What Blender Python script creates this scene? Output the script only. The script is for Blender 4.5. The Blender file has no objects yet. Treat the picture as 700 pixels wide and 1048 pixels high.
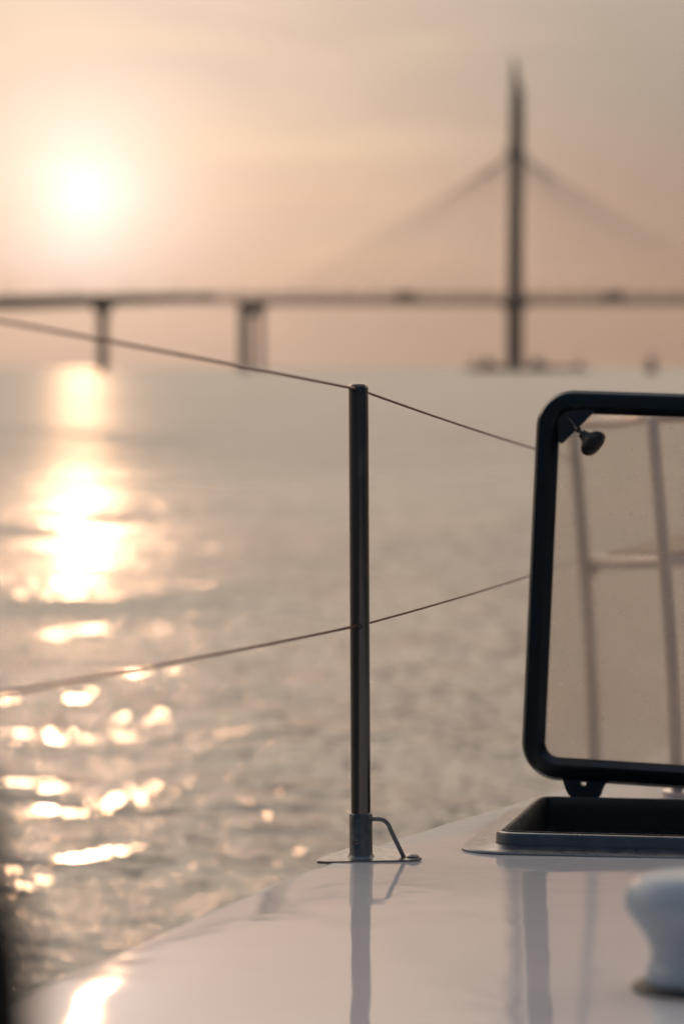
import bpy, bmesh, math, random
import numpy as np
from mathutils import Vector, Matrix, geometry
random.seed(7)
rng = np.random.default_rng(11)
R = math.radians
S = bpy.context.scene
COL = S.collection

# ------------------------------------------------------------------ frame
F = 85.0
FPX = F / 36.0 * 1048.0           # focal length in photo pixels
CAMZ = 0.653                      # camera height above the stanchion foot
SEA = -1.15                       # mean water level
PITCH = math.atan(149.0 / FPX)
SUN_AZ = math.atan(-265.0 / FPX)
SUN_EL = R(4.0)
SLOPE = 0.091                     # the foredeck falls away towards the bow

def ray(px, py):
    """horizontal-unit-depth ray through a photo pixel: X and Z per metre of Y"""
    cx, cy = (px - 350.0) / FPX, (524.0 - py) / FPX
    y = math.cos(PITCH) + cy * math.sin(PITCH)
    z = -math.sin(PITCH) + cy * math.cos(PITCH)
    return cx / y, z / y
def P(px, py, Y):
    a, b = ray(px, py)
    return Vector((a * Y, Y, CAMZ + b * Y))
def dz(x, y):
    return -SLOPE * (y - 3.2)
def D(px, py, h=0.0):
    """point of the deck plane (raised by h) behind a pixel"""
    a, b = ray(px, py)
    Y = (SLOPE * 3.2 + h - CAMZ) / (b + SLOPE)
    return Vector((a * Y, Y, CAMZ + b * Y))

# ------------------------------------------------------------------ helpers
def link(o):
    COL.objects.link(o); return o
def tag(o, label=None, cat=None, group=None, kind=None):
    if label: o['label'] = label
    if cat: o['category'] = cat
    if group: o['group'] = group
    if kind: o['kind'] = kind
    return o
def empty(name, loc=(0, 0, 0), rot=(0, 0, 0)):
    o = bpy.data.objects.new(name, None); o.location = loc; o.rotation_euler = rot
    o.empty_display_size = .1
    return link(o)
def finish(name, bm, mat, parent=None, smooth=True, auto=40):
    me = bpy.data.meshes.new(name)
    bmesh.ops.recalc_face_normals(bm, faces=bm.faces)
    if smooth:
        for f in bm.faces: f.smooth = True
        for e in bm.edges:
            if len(e.link_faces) == 2 and e.calc_face_angle(0) > R(auto): e.smooth = False
    bm.to_mesh(me); bm.free()
    me.materials.append(mat)
    o = bpy.data.objects.new(name, me); link(o)
    if parent: o.parent = parent
    return o
def tube(bm, pts, r, n=12, caps=True, r_end=None):
    pts = [Vector(p) for p in pts]; rings = []
    up = None
    for i, p in enumerate(pts):
        t = (pts[min(i + 1, len(pts) - 1)] - pts[max(i - 1, 0)]).normalized()
        if up is None:
            up = Vector((0, 0, 1)) if abs(t.z) < .9 else Vector((1, 0, 0))
        a = (up - t * up.dot(t)).normalized(); b = t.cross(a); up = a
        rr = r if r_end is None else r + (r_end - r) * i / (len(pts) - 1)
        rings.append([bm.verts.new(p + (a * math.cos(2 * math.pi * k / n) + b * math.sin(2 * math.pi * k / n)) * rr) for k in range(n)])
    for A, B in zip(rings, rings[1:]):
        for k in range(n): bm.faces.new((A[k], A[(k + 1) % n], B[(k + 1) % n], B[k]))
    if caps:
        bm.faces.new(rings[0][::-1]); bm.faces.new(rings[-1])
def lathe(bm, prof, n=48, M=Matrix.Identity(4)):
    rings = []
    for r, z in prof:
        if r < 1e-6: rings.append([bm.verts.new(M @ Vector((0, 0, z)))])
        else: rings.append([bm.verts.new(M @ Vector((r * math.cos(2 * math.pi * k / n), r * math.sin(2 * math.pi * k / n), z))) for k in range(n)])
    for A, B in zip(rings, rings[1:]):
        for k in range(n):
            k2 = (k + 1) % n
            if len(A) == 1 and len(B) == 1: continue
            if len(A) == 1: bm.faces.new((A[0], B[k], B[k2]))
            elif len(B) == 1: bm.faces.new((A[k], A[k2], B[0]))
            else: bm.faces.new((A[k], A[k2], B[k2], B[k]))
def box(bm, c, s, M=None, bev=0):
    geo = bmesh.ops.create_cube(bm, size=1)
    vs = geo['verts']
    for v in vs:
        v.co = Vector((v.co.x * s[0], v.co.y * s[1], v.co.z * s[2])) + Vector(c)
    if bev:
        es = list({e for v in vs for e in v.link_edges})
        r_ = bmesh.ops.bevel(bm, geom=es, offset=bev, segments=2, affect='EDGES', profile=.5)
        vs = list({v for v in r_['verts']} | {v for v in vs if v.is_valid})
    if M is not None:
        for v in vs: v.co = M @ v.co
def prism(bm, poly, y0, y1, M=None):
    """polygon in XZ, extruded along Y"""
    A = [bm.verts.new(Vector((x, y0, z))) for x, z in poly]
    B = [bm.verts.new(Vector((x, y1, z))) for x, z in poly]
    n = len(poly)
    bm.faces.new(A); bm.faces.new(B[::-1])
    for k in range(n): bm.faces.new((A[k], A[(k + 1) % n], B[(k + 1) % n], B[k]))
    if M is not None:
        for v in A + B: v.co = M @ v.co
def rrect(x0, y0, x1, y1, r, n=8):
    out = []
    for cx, cy, a0 in ((x1 - r, y0 + r, -90), (x1 - r, y1 - r, 0), (x0 + r, y1 - r, 90), (x0 + r, y0 + r, 180)):
        for k in range(n + 1):
            a = R(a0 + 90 * k / n)
            out.append((cx + r * math.cos(a), cy + r * math.sin(a)))
    return out
def ring_sweep(bm, x0, y0, x1, y1, r, prof, M, closed=True, n=8):
    """prof: (inset, height) list; sweeps it round a rounded rectangle"""
    rings = []
    for ins, h in prof:
        pts = rrect(x0 + ins, y0 + ins, x1 - ins, y1 - ins, max(r - ins, .004), n)
        rings.append([bm.verts.new(M @ Vector((x, y, h))) for x, y in pts])
    m = len(rings[0]); seq = list(zip(rings, rings[1:]))
    if closed: seq.append((rings[-1], rings[0]))
    for A, B in seq:
        for k in range(m): bm.faces.new((A[k], A[(k + 1) % m], B[(k + 1) % m], B[k]))
    return rings
def basis(o, x, y, z):
    M = Matrix.Identity(4)
    for i, v in enumerate((x, y, z, o)):
        for j in range(3): M[j][i] = v[j]
    return M

# ------------------------------------------------------------------ materials
def mat(name, color, rough=.5, metal=0, ior=1.5, noise=None, bump=None, coat=0, **kw):
    m = bpy.data.materials.new(name); m.use_nodes = True
    nt = m.node_tree; b = nt.nodes['Principled BSDF']
    b.inputs['Base Color'].default_value = (*color, 1)
    b.inputs['Roughness'].default_value = rough
    b.inputs['Metallic'].default_value = metal
    b.inputs['IOR'].default_value = ior
    b.inputs['Coat Weight'].default_value = coat
    b.inputs['Coat Roughness'].default_value = .05
    tc = nt.nodes.new('ShaderNodeTexCoord')
    if noise:
        sc, amt, ramt = noise
        n = nt.nodes.new('ShaderNodeTexNoise'); n.inputs['Scale'].default_value = sc
        n.inputs['Detail'].default_value = 6
        nt.links.new(tc.outputs['Object'], n.inputs['Vector'])
        mx = nt.nodes.new('ShaderNodeMix'); mx.data_type = 'RGBA'
        mx.inputs[6].default_value = (*[c * (1 - amt) for c in color], 1)
        mx.inputs[7].default_value = (*[min(1, c * (1 + amt)) for c in color], 1)
        nt.links.new(n.outputs['Fac'], mx.inputs[0]); nt.links.new(mx.outputs[2], b.inputs['Base Color'])
        mr = nt.nodes.new('ShaderNodeMapRange')
        mr.inputs[1].default_value = .3; mr.inputs[2].default_value = .7
        mr.inputs[3].default_value = max(0, rough - ramt); mr.inputs[4].default_value = min(1, rough + ramt)
        nt.links.new(n.outputs['Fac'], mr.inputs[0]); nt.links.new(mr.outputs[0], b.inputs['Roughness'])
    if bump:
        sc, st, dist = bump
        n2 = nt.nodes.new('ShaderNodeTexNoise'); n2.inputs['Scale'].default_value = sc
        n2.inputs['Detail'].default_value = 3
        nt.links.new(tc.outputs['Object'], n2.inputs['Vector'])
        bp = nt.nodes.new('ShaderNodeBump'); bp.inputs['Strength'].default_value = st
        bp.inputs['Distance'].default_value = dist
        nt.links.new(n2.outputs['Fac'], bp.inputs['Height']); nt.links.new(bp.outputs[0], b.inputs['Normal'])
    return m

M = {}
M['gelcoat'] = mat('gelcoat', (.83, .785, .775), .05, 0, 1.6, noise=(9, .03, .015), bump=(6, .5, .0022))
M['hull'] = mat('hull_paint', (.7, .7, .68), .15, 0, 1.5, noise=(3, .04, .04))
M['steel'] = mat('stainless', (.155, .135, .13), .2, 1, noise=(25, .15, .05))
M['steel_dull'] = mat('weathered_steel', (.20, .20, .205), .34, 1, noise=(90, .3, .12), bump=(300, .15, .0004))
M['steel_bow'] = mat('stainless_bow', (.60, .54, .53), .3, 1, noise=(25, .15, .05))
M['wire'] = mat('wire', (.12, .045, .035), .4, .7, bump=(900, .4, .0005))
M['alu'] = mat('anodised_alu', (.17, .18, .20), .32, 1, noise=(45, .2, .08))
M['blackplastic'] = mat('black_frame', (.008, .012, .016), .22, 0, noise=(30, .15, .04))
M['knob'] = mat('knob_plastic', (.005, .007, .009), .6, 0, noise=(40, .2, .05))
M['hinge'] = mat('hinge_plastic', (.02, .028, .036), .35, 0, noise=(70, .2, .06))
M['interior'] = mat('dark_interior', (.012, .013, .015), .7, noise=(8, .3, .1))
M['gasket'] = mat('rubber', (.015, .015, .016), .6, noise=(30, .2, .1))
M['vent_shaded'] = mat('vent_shaded_gelcoat', (.38, .45, .52), .4, 0, noise=(20, .04, .05))  # white vent; its shade is put into this blue-grey base colour
M['teak'] = mat('teak', (.20, .10, .055), .5, 0, noise=(18, .35, .1))
M['fender'] = mat('fender_black', (.005, .005, .006), .9, 0, 1.15, noise=(20, .2, .08))
M['rope'] = mat('rope', (.05, .05, .055), .9, noise=(60, .3, .05))
M['concrete'] = mat('bridge_concrete', (.24, .22, .21), .85, noise=(.15, .2, .05))
M['pylon'] = mat('pylon_paint', (.055, .06, .075), .7, noise=(.1, .15, .05))
M['girder'] = mat('girder', (.11, .10, .10), .7, noise=(.2, .2, .05))
M['barrier'] = mat('barrier', (.42, .38, .33), .6, noise=(.4, .15, .05))
M['cable'] = mat('stay_cable', (.32, .30, .29), .5, noise=(1, .1, .05))
M['boatdark'] = mat('boat_dark', (.06, .055, .06), .5, noise=(2, .2, .1))
M['boatblue'] = mat('boat_blue', (.07, .09, .14), .4, noise=(2, .2, .1))
M['boatwhite'] = mat('boat_white', (.5, .49, .47), .4, noise=(2, .1, .1))
M['rust'] = mat('rust_red', (.22, .06, .04), .6, noise=(3, .3, .1))
M['glassdark'] = mat('dark_glass', (.02, .025, .03), .08, 0)
M['truckbox'] = mat('truck_box', (.18, .17, .17), .5, noise=(1, .1, .1))

# acrylic lid pane: clear, tinted, a little dusty
def acrylic():
    m = bpy.data.materials.new('smoked_acrylic'); m.use_nodes = True
    nt = m.node_tree; nt.nodes.clear(); N = nt.nodes.new; L = nt.links.new
    out = N('ShaderNodeOutputMaterial')
    tr = N('ShaderNodeBsdfRefraction'); tr.inputs['IOR'].default_value = 1.49; tr.inputs['Roughness'].default_value = .12; tr.inputs[0].default_value = (.97, .95, .93, 1)
    gl = N('ShaderNodeBsdfGlossy'); gl.inputs['Roughness'].default_value = .03
    fr = N('ShaderNodeFresnel'); fr.inputs[0].default_value = 1.49
    mix = N('ShaderNodeMixShader'); L(fr.outputs[0], mix.inputs[0]); L(tr.outputs[0], mix.inputs[1]); L(gl.outputs[0], mix.inputs[2])
    df = N('ShaderNodeBsdfTranslucent'); df.inputs[0].default_value = (.92, .82, .74, 1)
    tc = N('ShaderNodeTexCoord'); n = N('ShaderNodeTexNoise'); n.inputs['Scale'].default_value = 7; n.inputs['Detail'].default_value = 8
    L(tc.outputs['Object'], n.inputs['Vector'])
    sp = N('ShaderNodeTexNoise'); sp.inputs['Scale'].default_value = 160; L(tc.outputs['Object'], sp.inputs['Vector'])
    mr = N('ShaderNodeMapRange'); mr.inputs[1].default_value = .3; mr.inputs[2].default_value = .75; mr.inputs[3].default_value = .18; mr.inputs[4].default_value = .28
    L(n.outputs['Fac'], mr.inputs[0])
    mr2 = N('ShaderNodeMapRange'); mr2.inputs[1].default_value = .70; mr2.inputs[2].default_value = .76; mr2.inputs[3].default_value = 0; mr2.inputs[4].default_value = .25
    L(sp.outputs['Fac'], mr2.inputs[0])
    ad = N('ShaderNodeMath'); ad.operation = 'ADD'; L(mr.outputs[0], ad.inputs[0]); L(mr2.outputs[0], ad.inputs[1])
    mix2 = N('ShaderNodeMixShader'); L(ad.outputs[0], mix2.inputs[0]); L(mix.outputs[0], mix2.inputs[1]); L(df.outputs[0], mix2.inputs[2])
    L(mix2.outputs[0], out.inputs[0])
    return m
M['acrylic'] = acrylic()
def screen():
    m = bpy.data.materials.new('noise_screen'); m.use_nodes = True
    nt = m.node_tree; nt.nodes.clear(); N = nt.nodes.new; L = nt.links.new
    out = N('ShaderNodeOutputMaterial'); tr = N('ShaderNodeBsdfTransparent'); df = N('ShaderNodeBsdfDiffuse'); df.inputs[0].default_value = (.30, .26, .22, 1)
    tl = N('ShaderNodeBsdfTranslucent'); tl.inputs[0].default_value = (.4, .34, .28, 1)
    tc = N('ShaderNodeTexCoord'); n = N('ShaderNodeTexNoise'); n.inputs['Scale'].default_value = .12; L(tc.outputs['Object'], n.inputs['Vector'])
    mr = N('ShaderNodeMapRange'); mr.inputs[3].default_value = .12; mr.inputs[4].default_value = .24; L(n.outputs['Fac'], mr.inputs[0])
    a = N('ShaderNodeMixShader'); a.inputs[0].default_value = .5; L(df.outputs[0], a.inputs[1]); L(tl.outputs[0], a.inputs[2])
    b = N('ShaderNodeMixShader'); L(mr.outputs[0], b.inputs[0]); L(tr.outputs[0], b.inputs[1]); L(a.outputs[0], b.inputs[2])
    L(b.outputs[0], out.inputs[0]); return m
M['barrier'] = screen()

def water_mat():
    m = bpy.data.materials.new('sea_water'); m.use_nodes = True
    nt = m.node_tree; N = nt.nodes.new; L = nt.links.new
    b = nt.nodes['Principled BSDF']
    b.inputs['Base Color'].default_value = (.12, .118, .10, 1)
    b.inputs['Roughness'].default_value = .06
    b.inputs['IOR'].default_value = 1.6
    tc = N('ShaderNodeTexCoord')
    hs = []
    for sc, wt, dist in ((1.1, 1.0, .0), (3.6, 1.1, 0), (9., .45, 0), (22., .13, 0)):
        mp = N('ShaderNodeMapping'); mp.inputs['Scale'].default_value = (.85, 1, 1); mp.inputs['Rotation'].default_value = (0, 0, .35 if sc < 4 else -.5)
        L(tc.outputs['Object'], mp.inputs['Vector'])
        n = N('ShaderNodeTexNoise'); n.inputs['Scale'].default_value = sc; n.inputs['Detail'].default_value = 2; n.inputs['Roughness'].default_value = .45
        L(mp.outputs[0], n.inputs['Vector'])
        mm = N('ShaderNodeMath'); mm.operation = 'MULTIPLY'; mm.inputs[1].default_value = wt; L(n.outputs['Fac'], mm.inputs[0]); hs.append(mm)
    a1 = N('ShaderNodeMath'); L(hs[0].outputs[0], a1.inputs[0]); L(hs[1].outputs[0], a1.inputs[1])
    a3 = N('ShaderNodeMath'); L(a1.outputs[0], a3.inputs[0]); L(hs[2].outputs[0], a3.inputs[1])
    a2 = N('ShaderNodeMath'); L(a3.outputs[0], a2.inputs[0]); L(hs[3].outputs[0], a2.inputs[1])
    bp = N('ShaderNodeBump'); bp.inputs['Strength'].default_value = 1; bp.inputs['Distance'].default_value = .10
    L(a2.outputs[0], bp.inputs['Height']); L(bp.outputs[0], b.inputs['Normal'])
    # waves too small to resolve far out act as roughness
    ln_ = N('ShaderNodeVectorMath'); ln_.operation = 'LENGTH'; L(tc.outputs['Object'], ln_.inputs[0])
    mr = N('ShaderNodeMapRange'); mr.inputs[1].default_value = 14; mr.inputs[2].default_value = 46; mr.inputs[3].default_value = .03; mr.inputs[4].default_value = .35
    L(ln_.outputs['Value'], mr.inputs[0]); L(mr.outputs[0], b.inputs['Roughness'])
    return m
M['water'] = water_mat()

# ------------------------------------------------------------------ camera
cd = bpy.data.cameras.new('camera'); cam = link(bpy.data.objects.new('camera', cd))
cam.location = (0, 0, CAMZ); cam.rotation_euler = (R(90) - PITCH, 0, 0)
cd.lens = F; cd.sensor_fit = 'VERTICAL'; cd.sensor_height = 36; cd.sensor_width = 24
cd.clip_start = .05; cd.clip_end = 40000
cd.dof.use_dof = True; cd.dof.focus_distance = 3.36; cd.dof.aperture_fstop = 3.2
S.camera = cam

# ------------------------------------------------------------------ light and sky
sun_dir = Vector((math.sin(SUN_AZ) * math.cos(SUN_EL), math.cos(SUN_AZ) * math.cos(SUN_EL), math.sin(SUN_EL)))
ld = bpy.data.lights.new('sun', 'SUN'); ld.energy = .10; ld.angle = R(.8); ld.color = (1, .56, .30)
sl = link(bpy.data.objects.new('sun', ld)); sl.rotation_euler = (-sun_dir).to_track_quat('-Z', 'Y').to_euler()

W = bpy.data.worlds.new('World'); S.world = W; W.use_nodes = True
nt = W.node_tree; nt.nodes.clear(); N = nt.nodes.new; L = nt.links.new
def math_(op, a, b=None, c=None, clamp=False):
    n = N('ShaderNodeMath'); n.operation = op; n.use_clamp = clamp
    for i, v in enumerate((a, b, c)):
        if v is None: continue
        if hasattr(v, 'is_linked'): L(v, n.inputs[i])
        else: n.inputs[i].default_value = v
    return n.outputs[0]
def mixc(f, a, b, mode='MIX'):
    n = N('ShaderNodeMix'); n.data_type = 'RGBA'; n.blend_type = mode
    for i, v in ((0, f), (6, a), (7, b)):
        if hasattr(v, 'is_linked'): L(v, n.inputs[i])
        elif i == 0: n.inputs[0].default_value = v
        else: n.inputs[i].default_value = (*v, 1)
    return n.outputs[2]
def ramp(f, stops, interp='EASE'):
    n = N('ShaderNodeValToRGB'); n.color_ramp.interpolation = interp
    els = n.color_ramp.elements
    while len(els) < len(stops): els.new(.5)
    for e, (p, c) in zip(els, stops): e.position = p; e.color = (*c, 1)
    L(f, n.inputs[0]); return n.outputs[0]
tc = N('ShaderNodeTexCoord'); vec = tc.outputs['Generated']
sx = N('ShaderNodeSeparateXYZ'); L(vec, sx.inputs[0])
el = math_('MAXIMUM', sx.outputs[2], 0.0)
ca = N('ShaderNodeVectorMath'); ca.operation = 'DOT_PRODUCT'; L(vec, ca.inputs[0]); ca.inputs[1].default_value = sun_dir
ang = math_('MULTIPLY', math_('ARCCOSINE', math_('MINIMUM', ca.outputs['Value'], 1.0)), 180 / math.pi)   # degrees from the sun
front = math_('MULTIPLY_ADD', ca.outputs['Value'], .5, .5, clamp=True)
# clouds: long soft streaks
mp = N('ShaderNodeMapping'); mp.inputs['Scale'].default_value = (1.4, 1.4, 8.5); mp.inputs['Rotation'].default_value = (0, R(-9), 0); L(vec, mp.inputs['Vector'])
cn = N('ShaderNodeTexNoise'); cn.inputs['Scale'].default_value = 3.2; cn.inputs['Detail'].default_value = 4; cn.inputs['Roughness'].default_value = .5; cn.inputs['Distortion'].default_value = .5
L(mp.outputs[0], cn.inputs['Vector'])
cl = N('ShaderNodeMapRange'); cl.inputs[1].default_value = .38; cl.inputs[2].default_value = .62; L(cn.outputs['Fac'], cl.inputs[0]); cloud = cl.outputs[0]

warm = ramp(el, [(0, (.39, .22, .155)), (.02, (.39, .232, .163)), (.06, (.37, .272, .207)), (.12, (.345, .312, .263)), (.20, (.60, .52, .43)), (.26, (2.3, 1.8, 1.33)), (.50, (2.2, 1.78, 1.36)), (.74, (.50, .50, .52)), (1, (.34, .38, .44))])  # bright band above the view is added to lighten water and deck
cool = ramp(el, [(0, (.028, .058, .085)), (.2, (.028, .062, .10)), (.5, (.05, .085, .13)), (.75, (.22, .27, .34)), (1, (.34, .38, .44))])
fr = N('ShaderNodeMapRange'); fr.interpolation_type = 'SMOOTHSTEP'; fr.inputs[1].default_value = .35; fr.inputs[2].default_value = .97; L(front, fr.inputs[0])
base = mixc(fr.outputs[0], cool, warm)
# thin cloud breaks the glow up unevenly
wob = math_('ADD', ang, math_('MULTIPLY_ADD', cn.outputs['Fac'], -3.2, 1.6))
wob = math_('MAXIMUM', wob, 0.0)
def gauss(a_, sig, amp):
    q = math_('DIVIDE', a_, sig)
    return math_('MULTIPLY', math_('POWER', math.e, math_('MULTIPLY', math_('MULTIPLY', q, q), -.5)), amp)
def add_glow(prev, a_, sig, amp, colr):
    g = gauss(a_, sig, amp)
    v = N('ShaderNodeVectorMath'); v.operation = 'SCALE'; v.inputs[0].default_value = colr; L(g, v.inputs['Scale'])
    a = N('ShaderNodeVectorMath'); a.operation = 'ADD'; L(prev, a.inputs[0]); L(v.outputs[0], a.inputs[1]); return a.outputs[0]
glow = add_glow(base, ang, 7.2, .60, (1, .70, .49))
glow = add_glow(glow, wob, 2.6, .18, (1, .90, .86))
glow = mixc(math_('MULTIPLY', cloud, .90), glow, (.82, .83, .88), 'MULTIPLY')
glow = add_glow(glow, wob, 1.35, .34, (1, 1.02, 1.12))
glow = add_glow(glow, wob, .62, .42, (1, .90, .78))
bg = N('ShaderNodeBackground'); L(glow, bg.inputs[0]); bg.inputs[1].default_value = 1.0
sky = N('ShaderNodeTexSky'); sky.sky_type = 'NISHITA'; sky.sun_disc = False
sky.sun_elevation = SUN_EL; sky.sun_rotation = SUN_AZ; sky.dust_density = 4; sky.air_density = 1.5
bg2 = N('ShaderNodeBackground'); L(sky.outputs[0], bg2.inputs[0]); bg2.inputs[1].default_value = .004
ads = N('ShaderNodeAddShader'); L(bg.outputs[0], ads.inputs[0]); L(bg2.outputs[0], ads.inputs[1])
wo = N('ShaderNodeOutputWorld'); L(ads.outputs[0], wo.inputs[0])
W.cycles.sampling_method = 'MANUAL'; W.cycles.sample_map_resolution = 2048

# ------------------------------------------------------------------ water
def build_water():
    rad = [.6]
    while rad[-1] < 70: rad.append(rad[-1] * 1.0062 + .004)
    while rad[-1] < 350: rad.append(rad[-1] * 1.010)
    while rad[-1] < 6000: rad.append(rad[-1] * 1.022)
    rad = np.array(rad)
    a = list(np.arange(-9, 9, .1)) + list(np.arange(9, 30, .5)) + list(np.arange(30, 330, 3.)) + list(np.arange(330, 351, .5))
    a = np.radians(np.array(a)); nr, na = len(rad), len(a)
    RR, AA = np.meshgrid(rad, a, indexing='ij')
    X = RR * np.sin(AA); Y = RR * np.cos(AA); Z = np.zeros_like(X)
    sp = np.gradient(rad)[:, None] * np.ones_like(AA)
    dx = np.zeros_like(X); dy = np.zeros_like(X)
    for i in range(90):
        lam = .35 * (9.0 / .35) ** (rng.random() ** .8)
        th = math.radians(-62) + rng.normal() * .55        # travelling direction
        k = 2 * math.pi / lam
        amp = .0006 * lam ** .95 * (1.3 if lam > 2 else 1)
        w = np.clip((lam / (sp * 3.0) - 1), 0, 1)
        ph = k * (X * math.cos(th) + Y * math.sin(th)) + rng.random() * 6.283
        Z += w * amp * np.cos(ph) * 1.9
        dx -= w * amp * math.cos(th) * np.sin(ph) * 1.2; dy -= w * amp * math.sin(th) * np.sin(ph) * 1.2
    X += dx; Y += dy
    co = np.stack([X, Y, Z + SEA], -1).reshape(-1, 3)
    co = np.vstack([co, [[0, 0, SEA]]])
    idx = np.arange(nr * na).reshape(nr, na)
    A = idx[:-1, :]; B = idx[1:, :]
    q = np.stack([A, np.roll(A, -1, 1), np.roll(B, -1, 1), B], -1).reshape(-1, 4)[:, ::-1]
    c = nr * na
    me = bpy.data.meshes.new('water')
    faces = q.tolist() + [[c, int(idx[0, (j + 1) % na]), int(idx[0, j])] for j in range(na)]
    me.from_pydata(co.tolist(), [], faces)
    me.polygons.foreach_set('use_smooth', [True] * len(me.polygons))
    me.materials.append(M['water'])
    o = link(bpy.data.objects.new('water', me)); tag(o, kind='structure')
    if me.polygons[1000].normal.z < 0: me.flip_normals()
build_water()

# ------------------------------------------------------------------ sailboat
boat = empty('sailboat', (0, 0, SEA))
tag(boat, 'white sailboat foredeck with open hatch, steel stanchion and wire lifelines', 'sailboat')
PB = Matrix.Translation((0, 0, -SEA))
def part(name, bm, m, parent=None, **k):
    """part of the boat: mesh given in world coordinates"""
    o = finish(name, bm, m, None, **k)
    for v in o.data.vertices: v.co.z -= SEA
    o.parent = parent or boat
    return o
def sub(name, bm, m, parent, **k):
    o = finish(name, bm, m, None, **k)
    for v in o.data.vertices: v.co.z -= SEA
    o.parent = parent
    return o

# hatch frame of reference (local x along the front rim, y towards the hinge)
yaw = R(10.5)
n0 = D(504.6, 852.5, .025)
hx = Vector((math.cos(yaw), -math.sin(yaw), SLOPE * math.sin(yaw) - .007)).normalized()
hy = Vector((math.sin(yaw), math.cos(yaw), -SLOPE * math.cos(yaw))).normalized()
hz = hx.cross(hy).normalized(); hy = hz.cross(hx)
HM = basis(Vector((n0.x, n0.y, dz(0, n0.y))), hx, hy, hz)
HW, HD = .575, .575

# deck outline on the port side, seen in the photo, closed round to starboard
edge_px = [(-330, 1190), (-42, 1052), (76, 989), (178, 943), (254, 910), (318, 885), (424, 849), (530, 818), (580, 803), (622, 790)]
edge = [D(*p) for p in edge_px]
pts = [Vector((-.62, -2.2)), Vector((-.56, -1.0)), Vector((-.47, 0.2))] + [Vector((p.x, p.y)) for p in edge[1:]]
pts += [Vector((.72, 5.35)), Vector((.93, 5.8)), Vector((1.10, 5.95))]
def catmull(ps, n=8):
    out = []
    for i in range(len(ps) - 1):
        p0, p1, p2, p3 = ps[max(i - 1, 0)], ps[i], ps[i + 1], ps[min(i + 2, len(ps) - 1)]
        for k in range(n):
            t = k / n
            out.append(.5 * ((2 * p1) + (p2 - p0) * t + (2 * p0 - 5 * p1 + 4 * p2 - p3) * t * t + (3 * p1 - p0 - 3 * p2 + p3) * t ** 3))
    out.append(ps[-1]); return out
port = catmull(pts, 8)
for _ in range(3):
    port = [port[0]] + [(port[i - 1] + port[i] * 2 + port[i + 1]) / 4 for i in range(1, len(port) - 1)] + [port[-1]]
XC = 1.16
star = [Vector((2 * XC - p.x, p.y)) for p in reversed(port)]
outline = port + star
no = len(outline)
def inward(i, d):
    if i in (0, no - 1):
        return outline[i] + Vector(((d if i == 0 else -d), 0))
    t = (outline[(i + 1) % no] - outline[i - 1]).normalized()
    return outline[i] + Vector((t.y, -t.x)) * d
def hull_prof(i):
    r = .024; res = []
    for k in range(7):
        a = R(90 * k / 6)
        res.append((r * (1 - math.sin(a)), -r * .8 * (1 - math.cos(a))))
    return res
# flat part of the deck, with the hatch opening cut in it
loop = [inward(i, .024) for i in range(no)]
hole = [HM @ Vector((x, y, 0)) for x, y in rrect(.008, .008, HW - .008, HD - .008, .03, 5)]
hole = [Vector((p.x, p.y)) for p in hole]
vs = list(loop) + list(hole)
ed = [(i, (i + 1) % no) for i in range(no)] + [(no + i, no + (i + 1) % len(hole)) for i in range(len(hole))]
gx = [Vector((x, y)) for x in np.arange(-.5, 2.9, .1) for y in np.arange(-2.1, 6, .1)]
def inside(p, poly):
    c = False; j = len(poly) - 1
    for i in range(len(poly)):
        if (poly[i].y > p.y) != (poly[j].y > p.y) and p.x < (poly[j].x - poly[i].x) * (p.y - poly[i].y) / (poly[j].y - poly[i].y) + poly[i].x: c = not c
        j = i
    return c
gx = [p for p in gx if inside(p, loop) and not inside(p, hole) and min((p - q).length for q in vs) > .05]
r_ = geometry.delaunay_2d_cdt(vs + gx, ed, [], 0, 1e-5)
bm = bmesh.new()
bv = [bm.verts.new((p.x, p.y, dz(p.x, p.y))) for p in r_[0]]
for f in r_[2]:
    c = sum((r_[0][i] for i in f), Vector((0, 0))) / len(f)
    if inside(c, loop) and not inside(c, hole): bm.faces.new([bv[i] for i in f])
# rounded gunwale
prev = None
for dd, dh in hull_prof(0):
    ring = []
    for i in range(no):
        p = inward(i, dd); ring.append(bm.verts.new((p.x, p.y, dz(p.x, p.y) + dh)))
    if prev:
        for i in range(no): bm.faces.new((prev[i], ring[i], ring[(i + 1) % no], prev[(i + 1) % no]))
    prev = ring
bmesh.ops.remove_doubles(bm, verts=bm.verts, dist=.0004)
for f in list(bm.faces):
    if f.calc_area() < 1e-12: bm.faces.remove(f)
deck = part('deck', bm, M['gelcoat'], auto=60)
deck['label'] = 'glossy white gelcoat foredeck mirroring the sunset'
# topsides
bm = bmesh.new(); prev = None
for k in range(9):
    t = k / 8; ring = []
    for i in range(no):
        p = inward(i, .001 + .28 * t * t); z0 = dz(p.x, p.y) - .036
        ring.append(bm.verts.new((p.x, p.y, z0 + (SEA - .5 - z0) * t)))
    if prev:
        for i in range(no): bm.faces.new((prev[i], ring[i], ring[(i + 1) % no], prev[(i + 1) % no]))
    prev = ring
part('hull', bm, M['hull'], auto=50)

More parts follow.
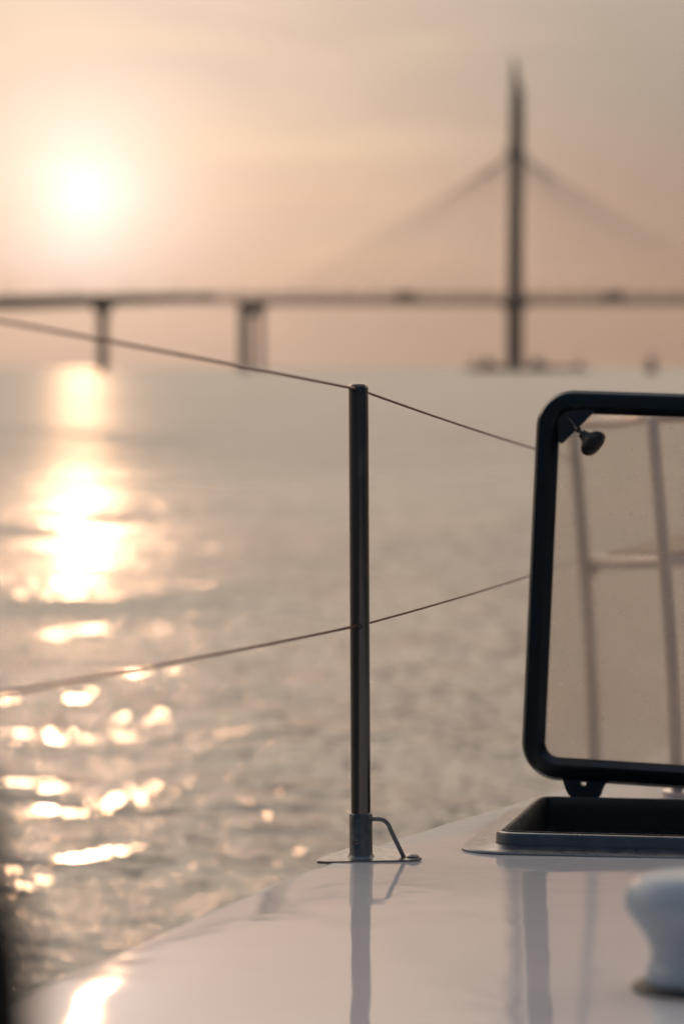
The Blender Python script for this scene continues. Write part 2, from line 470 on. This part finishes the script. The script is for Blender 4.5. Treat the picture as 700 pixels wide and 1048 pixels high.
# hatch: raised metal coaming as the part, everything else of it one level deeper
bm = bmesh.new()
ring_sweep(bm, 0, 0, HW, HD, .032, [(0, .002), (0, .021), (.0012, .0245), (.004, .0255), (.0075, .0255), (.0085, .024), (.0085, -.03), (.006, -.03), (.006, .002)], HM)
hatch = part('hatch', bm, M['alu'], auto=35)
hatch['label'] = 'open deck hatch with low grey metal coaming'
bm = bmesh.new()
ring_sweep(bm, -.046, -.046, HW + .046, HD + .046, .07, [(0, -.006), (0, .0025), (.002, .0042), (.030, .0052), (.038, .0085), (.0465, .0095), (.0465, -.006)], HM, n=10)
sub('base_flange', bm, M['alu'], hatch, auto=30)
bm = bmesh.new()
ring_sweep(bm, .0086, .0086, HW - .0086, HD - .0086, .024, [(0, .0235), (.0015, .027), (.005, .027), (.009, .022), (.010, .008), (.010, -.02), (0, -.02)], HM)
sub('gasket', bm, M['gasket'], hatch)
bm = bmesh.new()
rings = ring_sweep(bm, .004, .004, HW - .004, HD - .004, .03, [(.001, -.012), (.001, -.5)], HM, closed=False)
bm.faces.new(rings[-1])
sub('hatch_well', bm, M['interior'], hatch)

# lid, standing open on its hinges
B0 = P(532.5, 796.0, 3.84)
T0 = P(553.5, 398.5, 3.885)
lw = (T0 - B0); LH = lw.length; lw.normalize()
ly = R(12.2)
lu = Vector((math.cos(ly), -math.sin(ly), 0.0)); lu = (lu - lw * lu.dot(lw) * .8).normalized()
ln = lu.cross(lw).normalized(); lw = ln.cross(lu)      # ln faces the viewer
LM = basis(B0, lu, lw, ln)
LWD = .665
bm = bmesh.new()
ring_sweep(bm, 0, 0, LWD, LH, .060, [(0, -.016), (0, .003), (.005, .012), (.009, .0135), (.026, .0135), (.030, .011), (.037, .0035), (.037, -.006), (.030, -.010), (.014, -.020), (.006, -.020)], LM, n=14)
lid = sub('lid_frame', bm, M['blackplastic'], hatch, auto=28)
bm = bmesh.new()
pr = rrect(.0335, .0335, LWD - .0335, LH - .0335, .028, 10)
A = [bm.verts.new(LM @ Vector((x, y, -.001))) for x, y in pr]; Bq = [bm.verts.new(LM @ Vector((x, y, -.009))) for x, y in pr]
bm.faces.new(A); bm.faces.new(Bq[::-1])
for k in range(len(pr)): bm.faces.new((A[k], Bq[k], Bq[(k + 1) % len(pr)], A[(k + 1) % len(pr)]))
sub('lid_pane', bm, M['acrylic'], hatch, smooth=False)
# corner bracket and handle
def lid_at(px, py, h):
    a, b = ray(px, py); d = Vector((a, 1, b)); o = Vector((0, 0, CAMZ)); p0 = B0 + ln * h
    t = (p0 - o).dot(ln) / d.dot(ln); return o + d * t
LI = LM.inverted()
def lid_local(px, py, h=0):
    return LI @ lid_at(px, py, h)
br = [lid_local(*p) for p in [(571, 425), (576, 418), (584, 415.5), (611, 418.5), (606, 424), (590, 440), (575, 455), (571.5, 452)]]
bm = bmesh.new()
A = [bm.verts.new(LM @ Vector((p.x, p.y, .001))) for p in br]; Bq = [bm.verts.new(LM @ Vector((p.x, p.y, .0085))) for p in br]
bm.faces.new(A[::-1]); bm.faces.new(Bq)
for k in range(len(br)): bm.faces.new((A[k], Bq[k], Bq[(k + 1) % len(br)], A[(k + 1) % len(br)]))
bmesh.ops.bevel(bm, geom=list(bm.edges), offset=.0014, segments=2, affect='EDGES')
sub('corner_bracket', bm, M['hinge'], hatch)
p1 = lid_at(582, 428, .010); p2 = lid_at(590.5, 438.5, .026); p3 = lid_at(597, 445.5, .034)
bm = bmesh.new(); tube(bm, [p1, p2, p3], .0030, 12)
tube(bm, [lid_at(588, 436, .018), lid_at(592, 440.5, .028)], .0048, 12)
sub('handle_stem', bm, M['blackplastic'], hatch)
kd = (lid_at(611, 458, .038) - lid_at(594, 443, .034)).normalized()
kx = kd.orthogonal().normalized(); ky = kd.cross(kx)
KM = basis(lid_at(595, 443.5, .034), kx * 1.3, ky * 1.3, kd * 1.2)
bm = bmesh.new()
lathe(bm, [(0, -.001), (.0055, 0), (.006, .004), (.0085, .009), (.0145, .013), (.0175, .0175), (.0180, .022), (.0165, .026), (.0115, .0295), (.005, .031), (0, .0313)], 40, KM)
for v in bm.verts:   # finger scallops round the rim
    q = KM.inverted() @ v.co; rr = math.hypot(q.x, q.y)
    if rr > .008:
        th = math.atan2(q.y, q.x); s = 1 - .06 * (.5 + .5 * math.cos(8 * th)); v.co = KM @ Vector((q.x * s, q.y * s, q.z))
sub('handle_knob', bm, M['knob'], hatch)
# hinges: lug with a pin hole, plus pin
def hinge(pxc):
    ls = [(-23, 790), (-21.5, 799), (-19, 807), (-16, 813), (-11, 817.5), (12, 818.5), (17, 814), (19, 808), (22, 802), (29, 799.5), (29, 792)]
    c = [lid_local(pxc + a, b, .004) for a, b in ls]
    hc = lid_local(pxc - .5, 801.3, .004); hr = .0046; nh = 16
    hole = [Vector((hc.x + hr * math.cos(2 * math.pi * k / nh), hc.y + hr * math.sin(2 * math.pi * k / nh))) for k in range(nh)]
    v2 = [Vector((p.x, p.y)) for p in c] + hole; m = len(c)
    e2 = [(i, (i + 1) % m) for i in range(m)] + [(m + i, m + (i + 1) % nh) for i in range(nh)]
    rr = geometry.delaunay_2d_cdt(v2, e2, [], 0, 1e-6)
    bm = bmesh.new(); top = [bm.verts.new(LM @ Vector((p.x, p.y, .009))) for p in rr[0]]; bot = [bm.verts.new(LM @ Vector((p.x, p.y, -.006))) for p in rr[0]]
    pol = [Vector((p.x, p.y)) for p in c]
    for f in rr[2]:
        g = sum((rr[0][i] for i in f), Vector((0, 0))) / len(f)
        if inside(g, pol) and not inside(g, hole):
            bm.faces.new([top[i] for i in f]); bm.faces.new([bot[i] for i in reversed(f)])
    be = [e for e in bm.edges if len(e.link_faces) == 1]
    tp = {v: b for v, b in zip(top, bot)}
    for e in be:
        a, b = e.verts
        if a in tp and b in tp: bm.faces.new((a, b, tp[b], tp[a]))
    loose = [v for v in bm.verts if not v.link_faces]
    for v in loose: bm.verts.remove(v)
    return bm, hc
bm, hc = hinge(597.5)
hg = sub('hinge', bm, M['hinge'], hatch, auto=30)
off = lu * (LWD - .18)
h2 = hg.copy(); h2.location = off; link(h2); h2.parent = hatch
bm = bmesh.new()
kb = LM @ Vector((hc.x, hc.y - .020, -.006)); box(bm, (0, 0, 0), (.012, .022, .018), basis(kb, lu, lw, ln), bev=.002)
kn = sub('hinge_knuckle', bm, M['gasket'], hatch); k2 = kn.copy(); k2.location = off; link(k2); k2.parent = hatch

# stanchion: the tube is the part
sb = D(369.5, 880); sb.z = dz(0, sb.y)
st_top = P(366.8, 392.5, sb.y)
axis = (st_top - sb); HS = axis.length; axis.normalize()
sxv = Vector((1, 0, 0)); syv = axis.cross(sxv).normalized(); sxv = syv.cross(axis)
SM = basis(sb, sxv, syv, axis)
def stanchion(matrix, hole_heads=True):
    bm = bmesh.new(); rt = .0129
    lathe(bm, [(rt, .03), (rt, HS - .008), (rt * .97, HS - .0045), (rt * .88, HS - .0018), (rt * .72, HS - .0004), (rt * .4, HS), (0, HS)], 40, matrix)
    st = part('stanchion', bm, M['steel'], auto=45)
    bm = bmesh.new(); rs = .0152
    lathe(bm, [(rs + .004, .003), (rs + .0015, .0055), (rs, .009), (rs, .060), (rs - .001, .0625), (rt + .0003, .063), (rt + .0003, .05)], 40, matrix)
    sub('socket', bm, M['steel_dull'], st, auto=35)
    bm = bmesh.new()
    pm = matrix @ Matrix.Translation((-.006, -.0128, .026)) @ Matrix.Rotation(R(90), 4, 'X')
    lathe(bm, [(0, .0035), (.002, .0033), (.0036, .002), (.0038, 0), (.0038, -.004)], 20, pm)
    sub('set_screw', bm, M['steel'], st)
    bm = bmesh.new()
    bp = [(.012, 0, .054), (.022, -.001, .0545), (.030, -.0015, .053), (.036, -.002, .047), (.040, -.002, .038), (.0565, -.003, .003)]
    vv = catmull([Vector(p) for p in bp], 5)
    tube(bm, [matrix @ p for p in vv], .0030, 12)
    sub('brace', bm, M['steel_dull'], st)
    bm = bmesh.new()
    out = [(-.058, -.026), (-.046, -.030), (.062, -.024), (.074, -.018), (.080, -.006), (.077, .010), (.066, .024), (.020, .070), (.004, .082), (-.012, .070), (-.045, .005), (-.058, -.012)]
    A = [bm.verts.new(matrix @ Vector((x, y, .0005))) for x, y in out]; Bq = [bm.verts.new(matrix @ Vector((x, y, .0042))) for x, y in out]
    bm.faces.new(A[::-1]); bm.faces.new(Bq)
    for k in range(len(out)): bm.faces.new((A[k], A[(k + 1) % len(out)], Bq[(k + 1) % len(out)], Bq[k]))
    bmesh.ops.bevel(bm, geom=list(bm.edges), offset=.0012, segments=2, affect='EDGES')
    sub('base_plate', bm, M['steel_dull'], st)
    for x, y in ((.068, -.004),):
        bm = bmesh.new(); lathe(bm, [(.0085, .004), (.0082, .0058), (.005, .0078), (0, .0086)], 20, matrix @ Matrix.Translation((x, y, 0)))
        sub('bolt_head', bm, M['steel_dull'], st)
    return st
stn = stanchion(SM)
stn['label'] = 'upright steel stanchion post in its bolted deck socket'
# wire routes through the stanchion, from the pulpit leg aft
yR = 4.70
u_mid = P(367, 398.5, sb.y); l_mid = P(368.3, 640, sb.y)
u_r = P(590, 471.5, yR); l_r = P(592, 572, yR)
u_l = P(0, 330.5, 2.09); l_l = P(0, 705, 2.09)
# grommets round the wire holes
for c, dx in ((u_mid, -.003), (l_mid, 0)):
    bm = bmesh.new()
    q = SM.inverted() @ c
    gm = SM @ Matrix.Translation((-.001 + dx, -.0112, q.z)) @ Matrix.Rotation(R(90), 4, 'X')
    lathe(bm, [(.0022, .0018), (.0036, .0022), (.0046, .001), (.0048, -.003)], 20, gm)
    sub('wire_eye', bm, M['gasket'], stn)
# next stanchion aft, out of the frame: the wires end there
aft_off = Vector((u_l.x - u_mid.x, u_l.y - u_mid.y, 0)) * (2.0 / (Vector((u_l.x - u_mid.x, u_l.y - u_mid.y)).length))
ap = sb + aft_off; ap.z = dz(0, ap.y)
aft = stn.copy(); link(aft); aft.parent = boat; aft.location = ap - sb
del aft['label']
for ch in list(stn.children):
    c = ch.copy(); link(c); c.parent = aft
def wirepath(left, mid, right, sagl, sagr):
    pts_ = []
    end = mid + (left - mid) * (aft_off.length / Vector((left.x - mid.x, left.y - mid.y)).length)
    for k in range(13):
        t = k / 12; p = end.lerp(mid, t); p.z -= sagl * 4 * t * (1 - t); pts_.append(p)
    for k in range(1, 13):
        t = k / 12; p = mid.lerp(right, t); p.z -= sagr * 4 * t * (1 - t); pts_.append(p)
    return pts_
for (a, b, c, s1, s2) in ((u_l, u_mid, u_r, -.002, .004), (l_l, l_mid, l_r, .005, .004)):
    bm = bmesh.new(); tube(bm, wirepath(a, b, c, s1, s2), .0018, 8)
    part('lifeline', bm, M['wire'])

# bow pulpit: rail is the part, legs one deeper
t1b = D(609, 791); t1t = P(586.5, 436, 4.70)
t2b = D(693, 815); t2t = P(667, 428, 4.30)
rail_r = [P(640, 431, 4.55), P(667, 427, 4.35), P(730, 425, 4.30), P(860, 424, 4.45)]
bm = bmesh.new()
tp = catmull([t1t, P(596, 433.5, 4.66)] + rail_r, 6)
tube(bm, tp, .0115, 14)
pul = part('bow_pulpit', bm, M['steel_bow'])
pul['label'] = 'tubular steel bow pulpit seen through the smoky hatch lid'
for a, b in ((t1b, t1t), (t2b, t2t), (D(842, 806), P(860, 424, 4.45))):
    bm = bmesh.new()
    mid = a.lerp(b, .4) + Vector((.006, 0, 0))
    tube(bm, catmull([a, mid, b], 6), .0118, 14)
    tube(bm, [a + Vector((0, 0, .001)), a + Vector((0, 0, .010))], .026, 20)
    sub('pulpit_leg', bm, M['steel_bow'], pul)
bm = bmesh.new()
m1 = P(601, 576, 4.70); m2 = P(681, 575, 4.30); m3 = P(850, 577, 4.45)
tube(bm, [m1, m2, m3], .0125, 14)
tube(bm, [P(603, 590, 4.70), P(614, 578, 4.64)], .008, 10)
sub('middle_rail', bm, M['steel_bow'], pul)
bm = bmesh.new()
sp = [P(622, 569, 4.60), P(681, 567.5, 4.30), P(760, 568.5, 4.36), P(760, 546, 4.75), P(694, 548, 4.78)]
A = [bm.verts.new((p.x, p.y, p.z)) for p in sp]; Bq = [bm.verts.new((p.x, p.y, p.z + .006)) for p in sp]
bm.faces.new(A[::-1]); bm.faces.new(Bq)
for k in range(len(sp)): bm.faces.new((A[k], A[(k + 1) % len(sp)], Bq[(k + 1) % len(sp)], Bq[k]))
sub('seat_board', bm, M['teak'], pul)

# white mushroom fitting in the near right corner
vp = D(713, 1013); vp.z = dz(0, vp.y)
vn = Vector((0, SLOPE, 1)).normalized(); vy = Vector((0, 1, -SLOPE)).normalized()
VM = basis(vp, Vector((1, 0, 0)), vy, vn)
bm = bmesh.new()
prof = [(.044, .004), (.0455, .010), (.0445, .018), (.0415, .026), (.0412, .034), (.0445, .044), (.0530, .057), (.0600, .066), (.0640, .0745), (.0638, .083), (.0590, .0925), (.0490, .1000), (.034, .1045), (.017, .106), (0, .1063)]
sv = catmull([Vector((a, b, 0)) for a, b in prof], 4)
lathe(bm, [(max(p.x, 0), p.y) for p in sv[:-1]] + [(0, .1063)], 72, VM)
vent = part('deck_vent', bm, M['vent_shaded'])
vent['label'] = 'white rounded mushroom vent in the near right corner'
bm = bmesh.new(); lathe(bm, [(.058, .0005), (.058, .003), (.055, .0052), (.046, .006), (.040, .006)], 64, VM)  # black ring drawn in for the shade round the vent foot
sub('vent_shadow_ring', bm, M['gasket'], vent)

# ------------------------------------------------------------------ fender in the extreme foreground
fb = Vector((-.192, .72, 0)); fb.z = dz(0, fb.y)
fen = empty('fender', fb)
tag(fen, 'dark blurred boat fender standing in the bottom left corner', 'fender')
bm = bmesh.new()
lathe(bm, [(0, .0), (.03, .001), (.07, .012), (.092, .04), (.10, .08), (.102, .16), (.098, .205), (.085, .245), (.06, .272), (.034, .286), (.028, .30), (.028, .318), (.02, .325), (0, .326)], 40)
for v in bm.verts: v.co.z *= 1.22
fo = finish('fender_body', bm, M['fender'], fen)
bm = bmesh.new()
tube(bm, catmull([Vector((0, 0, .315)), Vector((-.02, 0, .35)), Vector((-.05, .0, .33)), Vector((-.09, .02, .25)), Vector((-.13, .03, .10)), Vector((-.15, .03, .008)), Vector((-.22, .0, .01))], 6), .006, 8)
finish('fender_rope', bm, M['rope'], fen)

# ------------------------------------------------------------------ bridge
YB = 1000.0
br_ = empty('cable_stayed_bridge', (P(526, 379, YB).x, YB, SEA))
tag(br_, 'long cable-stayed road bridge with one dark needle pylon across the bay', 'bridge')
def bpart(name, bm, m, parent=None, **k):
    o = finish(name, bm, m, None, **k)
    off = Vector(br_.location)
    for v in o.data.vertices: v.co -= off
    o.parent = parent or br_
    return o
bw = 13.0
def XZ(px, py, Y=YB):
    p = P(px, py, Y); return p.x, p.z
# pylon: tapered blade with chamfered edges
bm = bmesh.new()
sec = [(381, 519.3, 534.0), (330, 519.6, 533.6), (300, 520.0, 533.6), (250, 520.6, 533.6), (200, 521.2, 534.0), (160, 522, 534.6), (120, 522.8, 534.8), (96, 523.6, 534.2), (86, 524.2, 531.5), (75, 524.4, 529.0), (60, 525.7, 526.6)]
rings = []
for y, a, b in sec:
    a -= .9; b += .9
    xa, z = XZ(a, y); xb, _ = XZ(b, y); d = 3.2 if y > 90 else 1.2; c = (xb - xa) * .22
    rings.append([bm.verts.new(q) for q in ((xa, YB - d + c, z), (xa + c, YB - d, z), (xb - c, YB - d, z), (xb, YB - d + c, z), (xb, YB + d - c, z), (xb - c, YB + d, z), (xa + c, YB + d, z), (xa, YB + d - c, z))])
for A, Bq in zip(rings, rings[1:]):
    for k in range(8): bm.faces.new((A[k], A[(k + 1) % 8], Bq[(k + 1) % 8], Bq[k]))
bm.faces.new(rings[-1]); bm.faces.new(rings[0][::-1])
bpart('pylon', bm, M['pylon'], smooth=False)
# legs' cross beam at road level
bm = bmesh.new(); x0, z0 = XZ(516.5, 316); x1, z1 = XZ(537.5, 305)
box(bm, ((x0 + x1) / 2, YB, (z0 + z1) / 2), (x1 - x0, bw * 2 + 6, z1 - z0), bev=.4)
bpart('crossbeam', bm, M['pylon'], smooth=False)
# road deck
xl, _ = XZ(200, 306); xr = 420
_, zt = XZ(350, 308.2); _, zb = XZ(350, 311.4)
bm = bmesh.new()
sec = [(-bw, zt), (-bw, zt - .9), (-bw + 3.5, zb), (bw - 3.5, zb), (bw, zt - .9), (bw, zt)]
xg = XZ(246, 308)[0]
A = [bm.verts.new((xg, YB + y, z)) for y, z in sec]; Bq = [bm.verts.new((xr, YB + y, z)) for y, z in sec]
for k in range(6): bm.faces.new((A[k], A[(k + 1) % 6], Bq[(k + 1) % 6], Bq[k]))
bm.faces.new(A); bm.faces.new(Bq[::-1])
bpart('road_deck', bm, M['girder'], smooth=False)
bm = bmesh.new(); box(bm, ((xl + xg) / 2, YB, zt - .25), (xg - xl, bw * 2 - 1, .5)); bpart('deck_slab', bm, M['girder'], smooth=False)
# noise barriers with posts
for s in (-1, 1):
    bm = bmesh.new()
    box(bm, ((xl + xr) / 2, YB + s * (bw - .4), zt + 1.8), (xr - xl, .12, 3.6))
    x = xl
    while x < xr:
        box(bm, (x, YB + s * (bw - .25), zt + 1.85), (.2, .2, 3.7)); x += 6
    bpart('barrier', bm, M['barrier'], smooth=False)
# piers
def pier(name, cx, ybase, zt_, w, depth, cols, m):
    bm = bmesh.new()
    for (dx, dy, ww) in cols:
        box(bm, (cx + dx, ybase + dy, (zt_ - 2 + SEA - 2) / 2), (ww, ww, zt_ - 2 - SEA + 2), bev=ww * .12)
    prism(bm, [(cx - w * .5, zt_), (cx - w * .5, zt_ - 1.6), (cx - w * .22, zt_ - 4.4), (cx + w * .30, zt_ - 4.4), (cx + w * .5, zt_ - 1.6), (cx + w * .5, zt_)], ybase - depth, ybase + depth)
    return bpart(name, bm, m, smooth=False)
cx, _ = XZ(258, 310)
pier('pier', cx, YB, zb, 11.5, 12, [(-2.7, -8, 4.6), (3.3, 8, 2.5)], M['concrete'])
cx2 = XZ(793, 310)[0]
pier('pier', cx2, YB, zb, 11.5, 12, [(-2.7, -8, 4.6), (3.3, 8, 2.5)], M['concrete'])
# approach viaduct: lower, darker, curving nearer
stops = [(203, 300.4, 307.6, 1000), (150, 300.8, 309.8, 985), (100, 301.3, 311.8, 962), (50, 302.0, 313.6, 932), (0, 303.0, 315.6, 896), (-60, 307, 316.5, 850), (-160, 310, 322, 780), (-300, 316, 334, 680)]
bm = bmesh.new(); prev = None
for px, a, b, Y in stops:
    zt_, zb_ = P(px, a, Y).z, P(px, b, Y).z; x = P(px, a, Y).x
    h = zt_ - zb_
    ring = [bm.verts.new(q) for q in ((x, Y, zt_), (x, Y, zt_ - h * .9), (x + 1, Y + 3, zb_), (x + 5, Y + 18, zb_), (x + 6, Y + 21, zt_ - h * .45), (x + 6, Y + 21, zt_))]
    if prev:
        for k in range(6): bm.faces.new((prev[k], prev[(k + 1) % 6], ring[(k + 1) % 6], ring[k]))
    else: bm.faces.new(ring)
    prev = ring
bm.faces.new(prev[::-1])
bpart('approach_deck', bm, M['girder'], smooth=False)
px_ = 103; Yp = 965
pc = P(px_, 309, Yp)
bm = bmesh.new()
box(bm, (pc.x, Yp + 9, (pc.z - 2 + SEA - 2) / 2), (4.0, 5, pc.z - 2 - SEA + 2), bev=.5)
prism(bm, [(pc.x - 4.5, pc.z), (pc.x - 3.8, pc.z - 1.6), (pc.x - 2, pc.z - 4.5), (pc.x + 2, pc.z - 4.5), (pc.x + 3.8, pc.z - 1.6), (pc.x + 4.5, pc.z)], Yp + 1, Yp + 17)
bpart('pier', bm, M['girder'], smooth=False)
pc = P(-60, 316, 850)
bm = bmesh.new(); box(bm, (pc.x, 859, (pc.z + SEA - 2) / 2), (4, 5, pc.z - SEA + 2), bev=.5)
bpart('pier', bm, M['girder'], smooth=False)
# stay cables, two planes, crossing fans
for side in (-1, 1):
    for plane in (-1, 1):
        n = 12
        for i in range(n):
            k = (i + 1) / n
            dxp = 14 + 236 * k
            top = XZ(527 + side * 2, 158 - 36 * (1 - k) ** 2.2)
            xb_ = XZ(527 + side * dxp, 304)[0]
            bm = bmesh.new()
            tube(bm, [(top[0], YB + plane * 1.5, top[1]), (xb_, YB + plane * (bw - 1.0), zt)], .085, 5)
            bpart('stay_cable', bm, M['cable'])
# lamp posts along both decks
def lamp(x, y, z, h=9.5, lean=0):
    bm = bmesh.new()
    tube(bm, [(x, y, z), (x + lean * .3, y, z + h * .8), (x + lean, y - .5, z + h), (x + lean * 1.6, y - 2.2, z + h + .3)], .16, 6)
    box(bm, (x + lean * 1.6, y - 2.8, z + h + .3), (.5, 1.4, .2))
    return bpart('lamp_post', bm, M['girder'], smooth=False)
for px in (2, 12, 64, 76, 128, 142, 172, 186):
    f = np.interp(px, [0, 50, 100, 150, 203], [896, 932, 962, 985, 1000]); a = np.interp(px, [0, 203], [305.8, 302.4])
    p = P(px, a, float(f)); lamp(p.x, p.y + 2, p.z, 5.6, .9)
for x in range(0, 18):
    px = 215 + x * 28
    p = P(px, 306, YB); lamp(p.x, YB + bw - 2, zt, 6.0, .4)

# low island round the pylon foot
isl = bmesh.new()
a, _ = XZ(479, 380); b, _ = XZ(588, 380)
poly = []
for k in range(40):
    t = 2 * math.pi * k / 40; rr = 1 + .05 * math.sin(5 * t) + .03 * math.sin(11 * t)
    poly.append(((a + b) / 2 + (b - a) / 2 * rr * math.cos(t), YB + 13 * rr * math.sin(t)))
r0 = [isl.verts.new((x, y, SEA - 1)) for x, y in poly]
r1 = [isl.verts.new((x, y, SEA + .9)) for x, y in poly]
r2 = [isl.verts.new(((a + b) / 2 + (x - (a + b) / 2) * .94, YB + (y - YB) * .8, SEA + 1.8)) for x, y in poly]
for A, Bq in ((r0, r1), (r1, r2)):
    for k in range(40): isl.faces.new((A[k], A[(k + 1) % 40], Bq[(k + 1) % 40], Bq[k]))
isl.faces.new(r2)
tag(finish('island', isl, M['concrete'], smooth=False), kind='structure')

# vehicles on the bridge: two lorries and a few cars show as dark specks above the barrier
def lorry(px, label, m):
    p = P(px, 306, YB)
    t = empty('lorry', (p.x, YB - 6, zt))
    tag(t, label, 'lorry')
    bm = bmesh.new(); box(bm, (1.2, 0, 2.35), (7.4, 2.5, 2.9), bev=.06); finish('cargo_box', bm, m, t, smooth=False)
    bm = bmesh.new(); prism(bm, [(-4.6, .6), (-4.6, 1.7), (-4.2, 3.1), (-2.7, 3.2), (-2.7, .6)], -1.2, 1.2); finish('cab', bm, M['boatdark'], t, smooth=False)
    bm = bmesh.new(); box(bm, (.2, 0, .75), (9.2, 1.1, .25)); finish('chassis', bm, M['girder'], t, smooth=False)
    for x in (-3.6, 2.6, 3.9):
        for y in (-1.05, 1.05):
            bm = bmesh.new(); lathe(bm, [(0, -.15), (.3, -.15), (.5, -.13), (.5, .13), (.3, .15), (0, .15)], 16, Matrix.Translation((x, y, .5)) @ Matrix.Rotation(R(90), 4, 'X'))
            finish('wheel', bm, M['gasket'], t)
    return t
lorry(413, 'dark lorry on the bridge deck left of the pylon', M['boatdark'])
lorry(624, 'grey box lorry on the bridge deck right of the pylon', M['truckbox'])

# small craft
def small_boat(px, Y, L_, label, hullm, cabm, mast, name='motor_boat', cat='boat', rot=0):
    p = P(px, 379, Y)
    t = empty(name, (p.x, Y, SEA), (0, 0, rot)); tag(t, label, cat); t.scale = (1, 1, 1.55)
    bm = bmesh.new()
    st_ = []
    for k in range(9):
        u = k / 8; w = L_ * .16 * (1 - u ** 2.6) + .02; x = -L_ / 2 + L_ * u; sh = .10 * L_ + .05 * L_ * u * u
        st_.append([bm.verts.new(q) for q in ((x, -w, sh), (x, -w * .75, -.02 * L_), (x, 0, -.08 * L_), (x, w * .75, -.02 * L_), (x, w, sh))])
    for A, Bq in zip(st_, st_[1:]):
        for k in range(4): bm.faces.new((A[k], A[k + 1], Bq[k + 1], Bq[k]))
        bm.faces.new((A[4], A[0], Bq[0], Bq[4]))
    bm.faces.new(st_[0]); finish('hull', bm, hullm, t, smooth=False)
    bm = bmesh.new(); s = L_
    prism(bm, [(-.30 * s, .10 * s), (-.28 * s, .27 * s), (.02 * s, .27 * s), (.12 * s, .11 * s)], -.10 * s, .10 * s); c = finish('cabin', bm, cabm, t, smooth=False)
    bm = bmesh.new(); prism(bm, [(-.26 * s, .18 * s), (-.26 * s, .245 * s), (.0, .245 * s), (.045 * s, .18 * s)], -.103 * s, .103 * s); finish('cabin_window', bm, M['glassdark'], c, smooth=False)
    if mast:
        bm = bmesh.new(); tube(bm, [(-.05 * s, 0, .1 * s), (-.05 * s, 0, mast)], .2, 6, r_end=.1); tube(bm, [(-.05 * s, 0, mast * .8), (-.05 * s, -.8, mast * .8), (-.05 * s, .8, mast * .8)], .05, 5); finish('mast', bm, M['boatdark'], t)
    return t
small_boat(502, 955, 10.5, 'small reddish-brown boat moored left of the pylon foot', M['rust'], M['boatdark'], 6, rot=.5)
small_boat(488, 960, 8, 'small pale boat at the left end of the pylon island', M['boatwhite'], M['boatwhite'], 5.5, rot=.2)
small_boat(552, 955, 11, 'small bluish boat moored right of the pylon foot', M['boatblue'], M['boatblue'], 8, rot=-.6)
small_boat(594, 980, 7, 'tiny masted boat at the right end of the pylon island', M['boatwhite'], M['boatdark'], 7, name='sailing_dinghy', rot=.4)
small_boat(667, 620, 9, 'dark motor boat alone on the water far right of the pylon', M['boatdark'], M['boatdark'], 3.6, rot=1.35)

# ------------------------------------------------------------------ air
HAZE = True
if HAZE:
    bm = bmesh.new(); box(bm, (0, 0, (SEA - 3 + 140) / 2), (12200, 12200, 140 - SEA + 3))
    hz_ = finish('haze', bm, bpy.data.materials.new('haze'), smooth=False); tag(hz_, kind='stuff')
    m = hz_.data.materials[0]; m.use_nodes = True; m.node_tree.nodes.clear()
    o = m.node_tree.nodes.new('ShaderNodeOutputMaterial'); v = m.node_tree.nodes.new('ShaderNodeVolumePrincipled')
    v.inputs['Color'].default_value = (.95, .88, .80, 1); v.inputs['Density'].default_value = .0001; v.inputs['Anisotropy'].default_value = .5
    m.node_tree.links.new(v.outputs[0], o.inputs['Volume'])

# ------------------------------------------------------------------ render settings
S.view_settings.view_transform = 'Standard'; S.view_settings.look = 'None'; S.view_settings.exposure = 0; S.view_settings.gamma = 1
S.render.engine = 'CYCLES'
c = S.cycles
c.use_denoising = True
c.max_bounces = 8; c.diffuse_bounces = 3; c.glossy_bounces = 4; c.transmission_bounces = 6; c.transparent_max_bounces = 12; c.volume_bounces = 0
c.sample_clamp_indirect = 4; c.sample_clamp_direct = 60
c.caustics_reflective = False; c.caustics_refractive = False
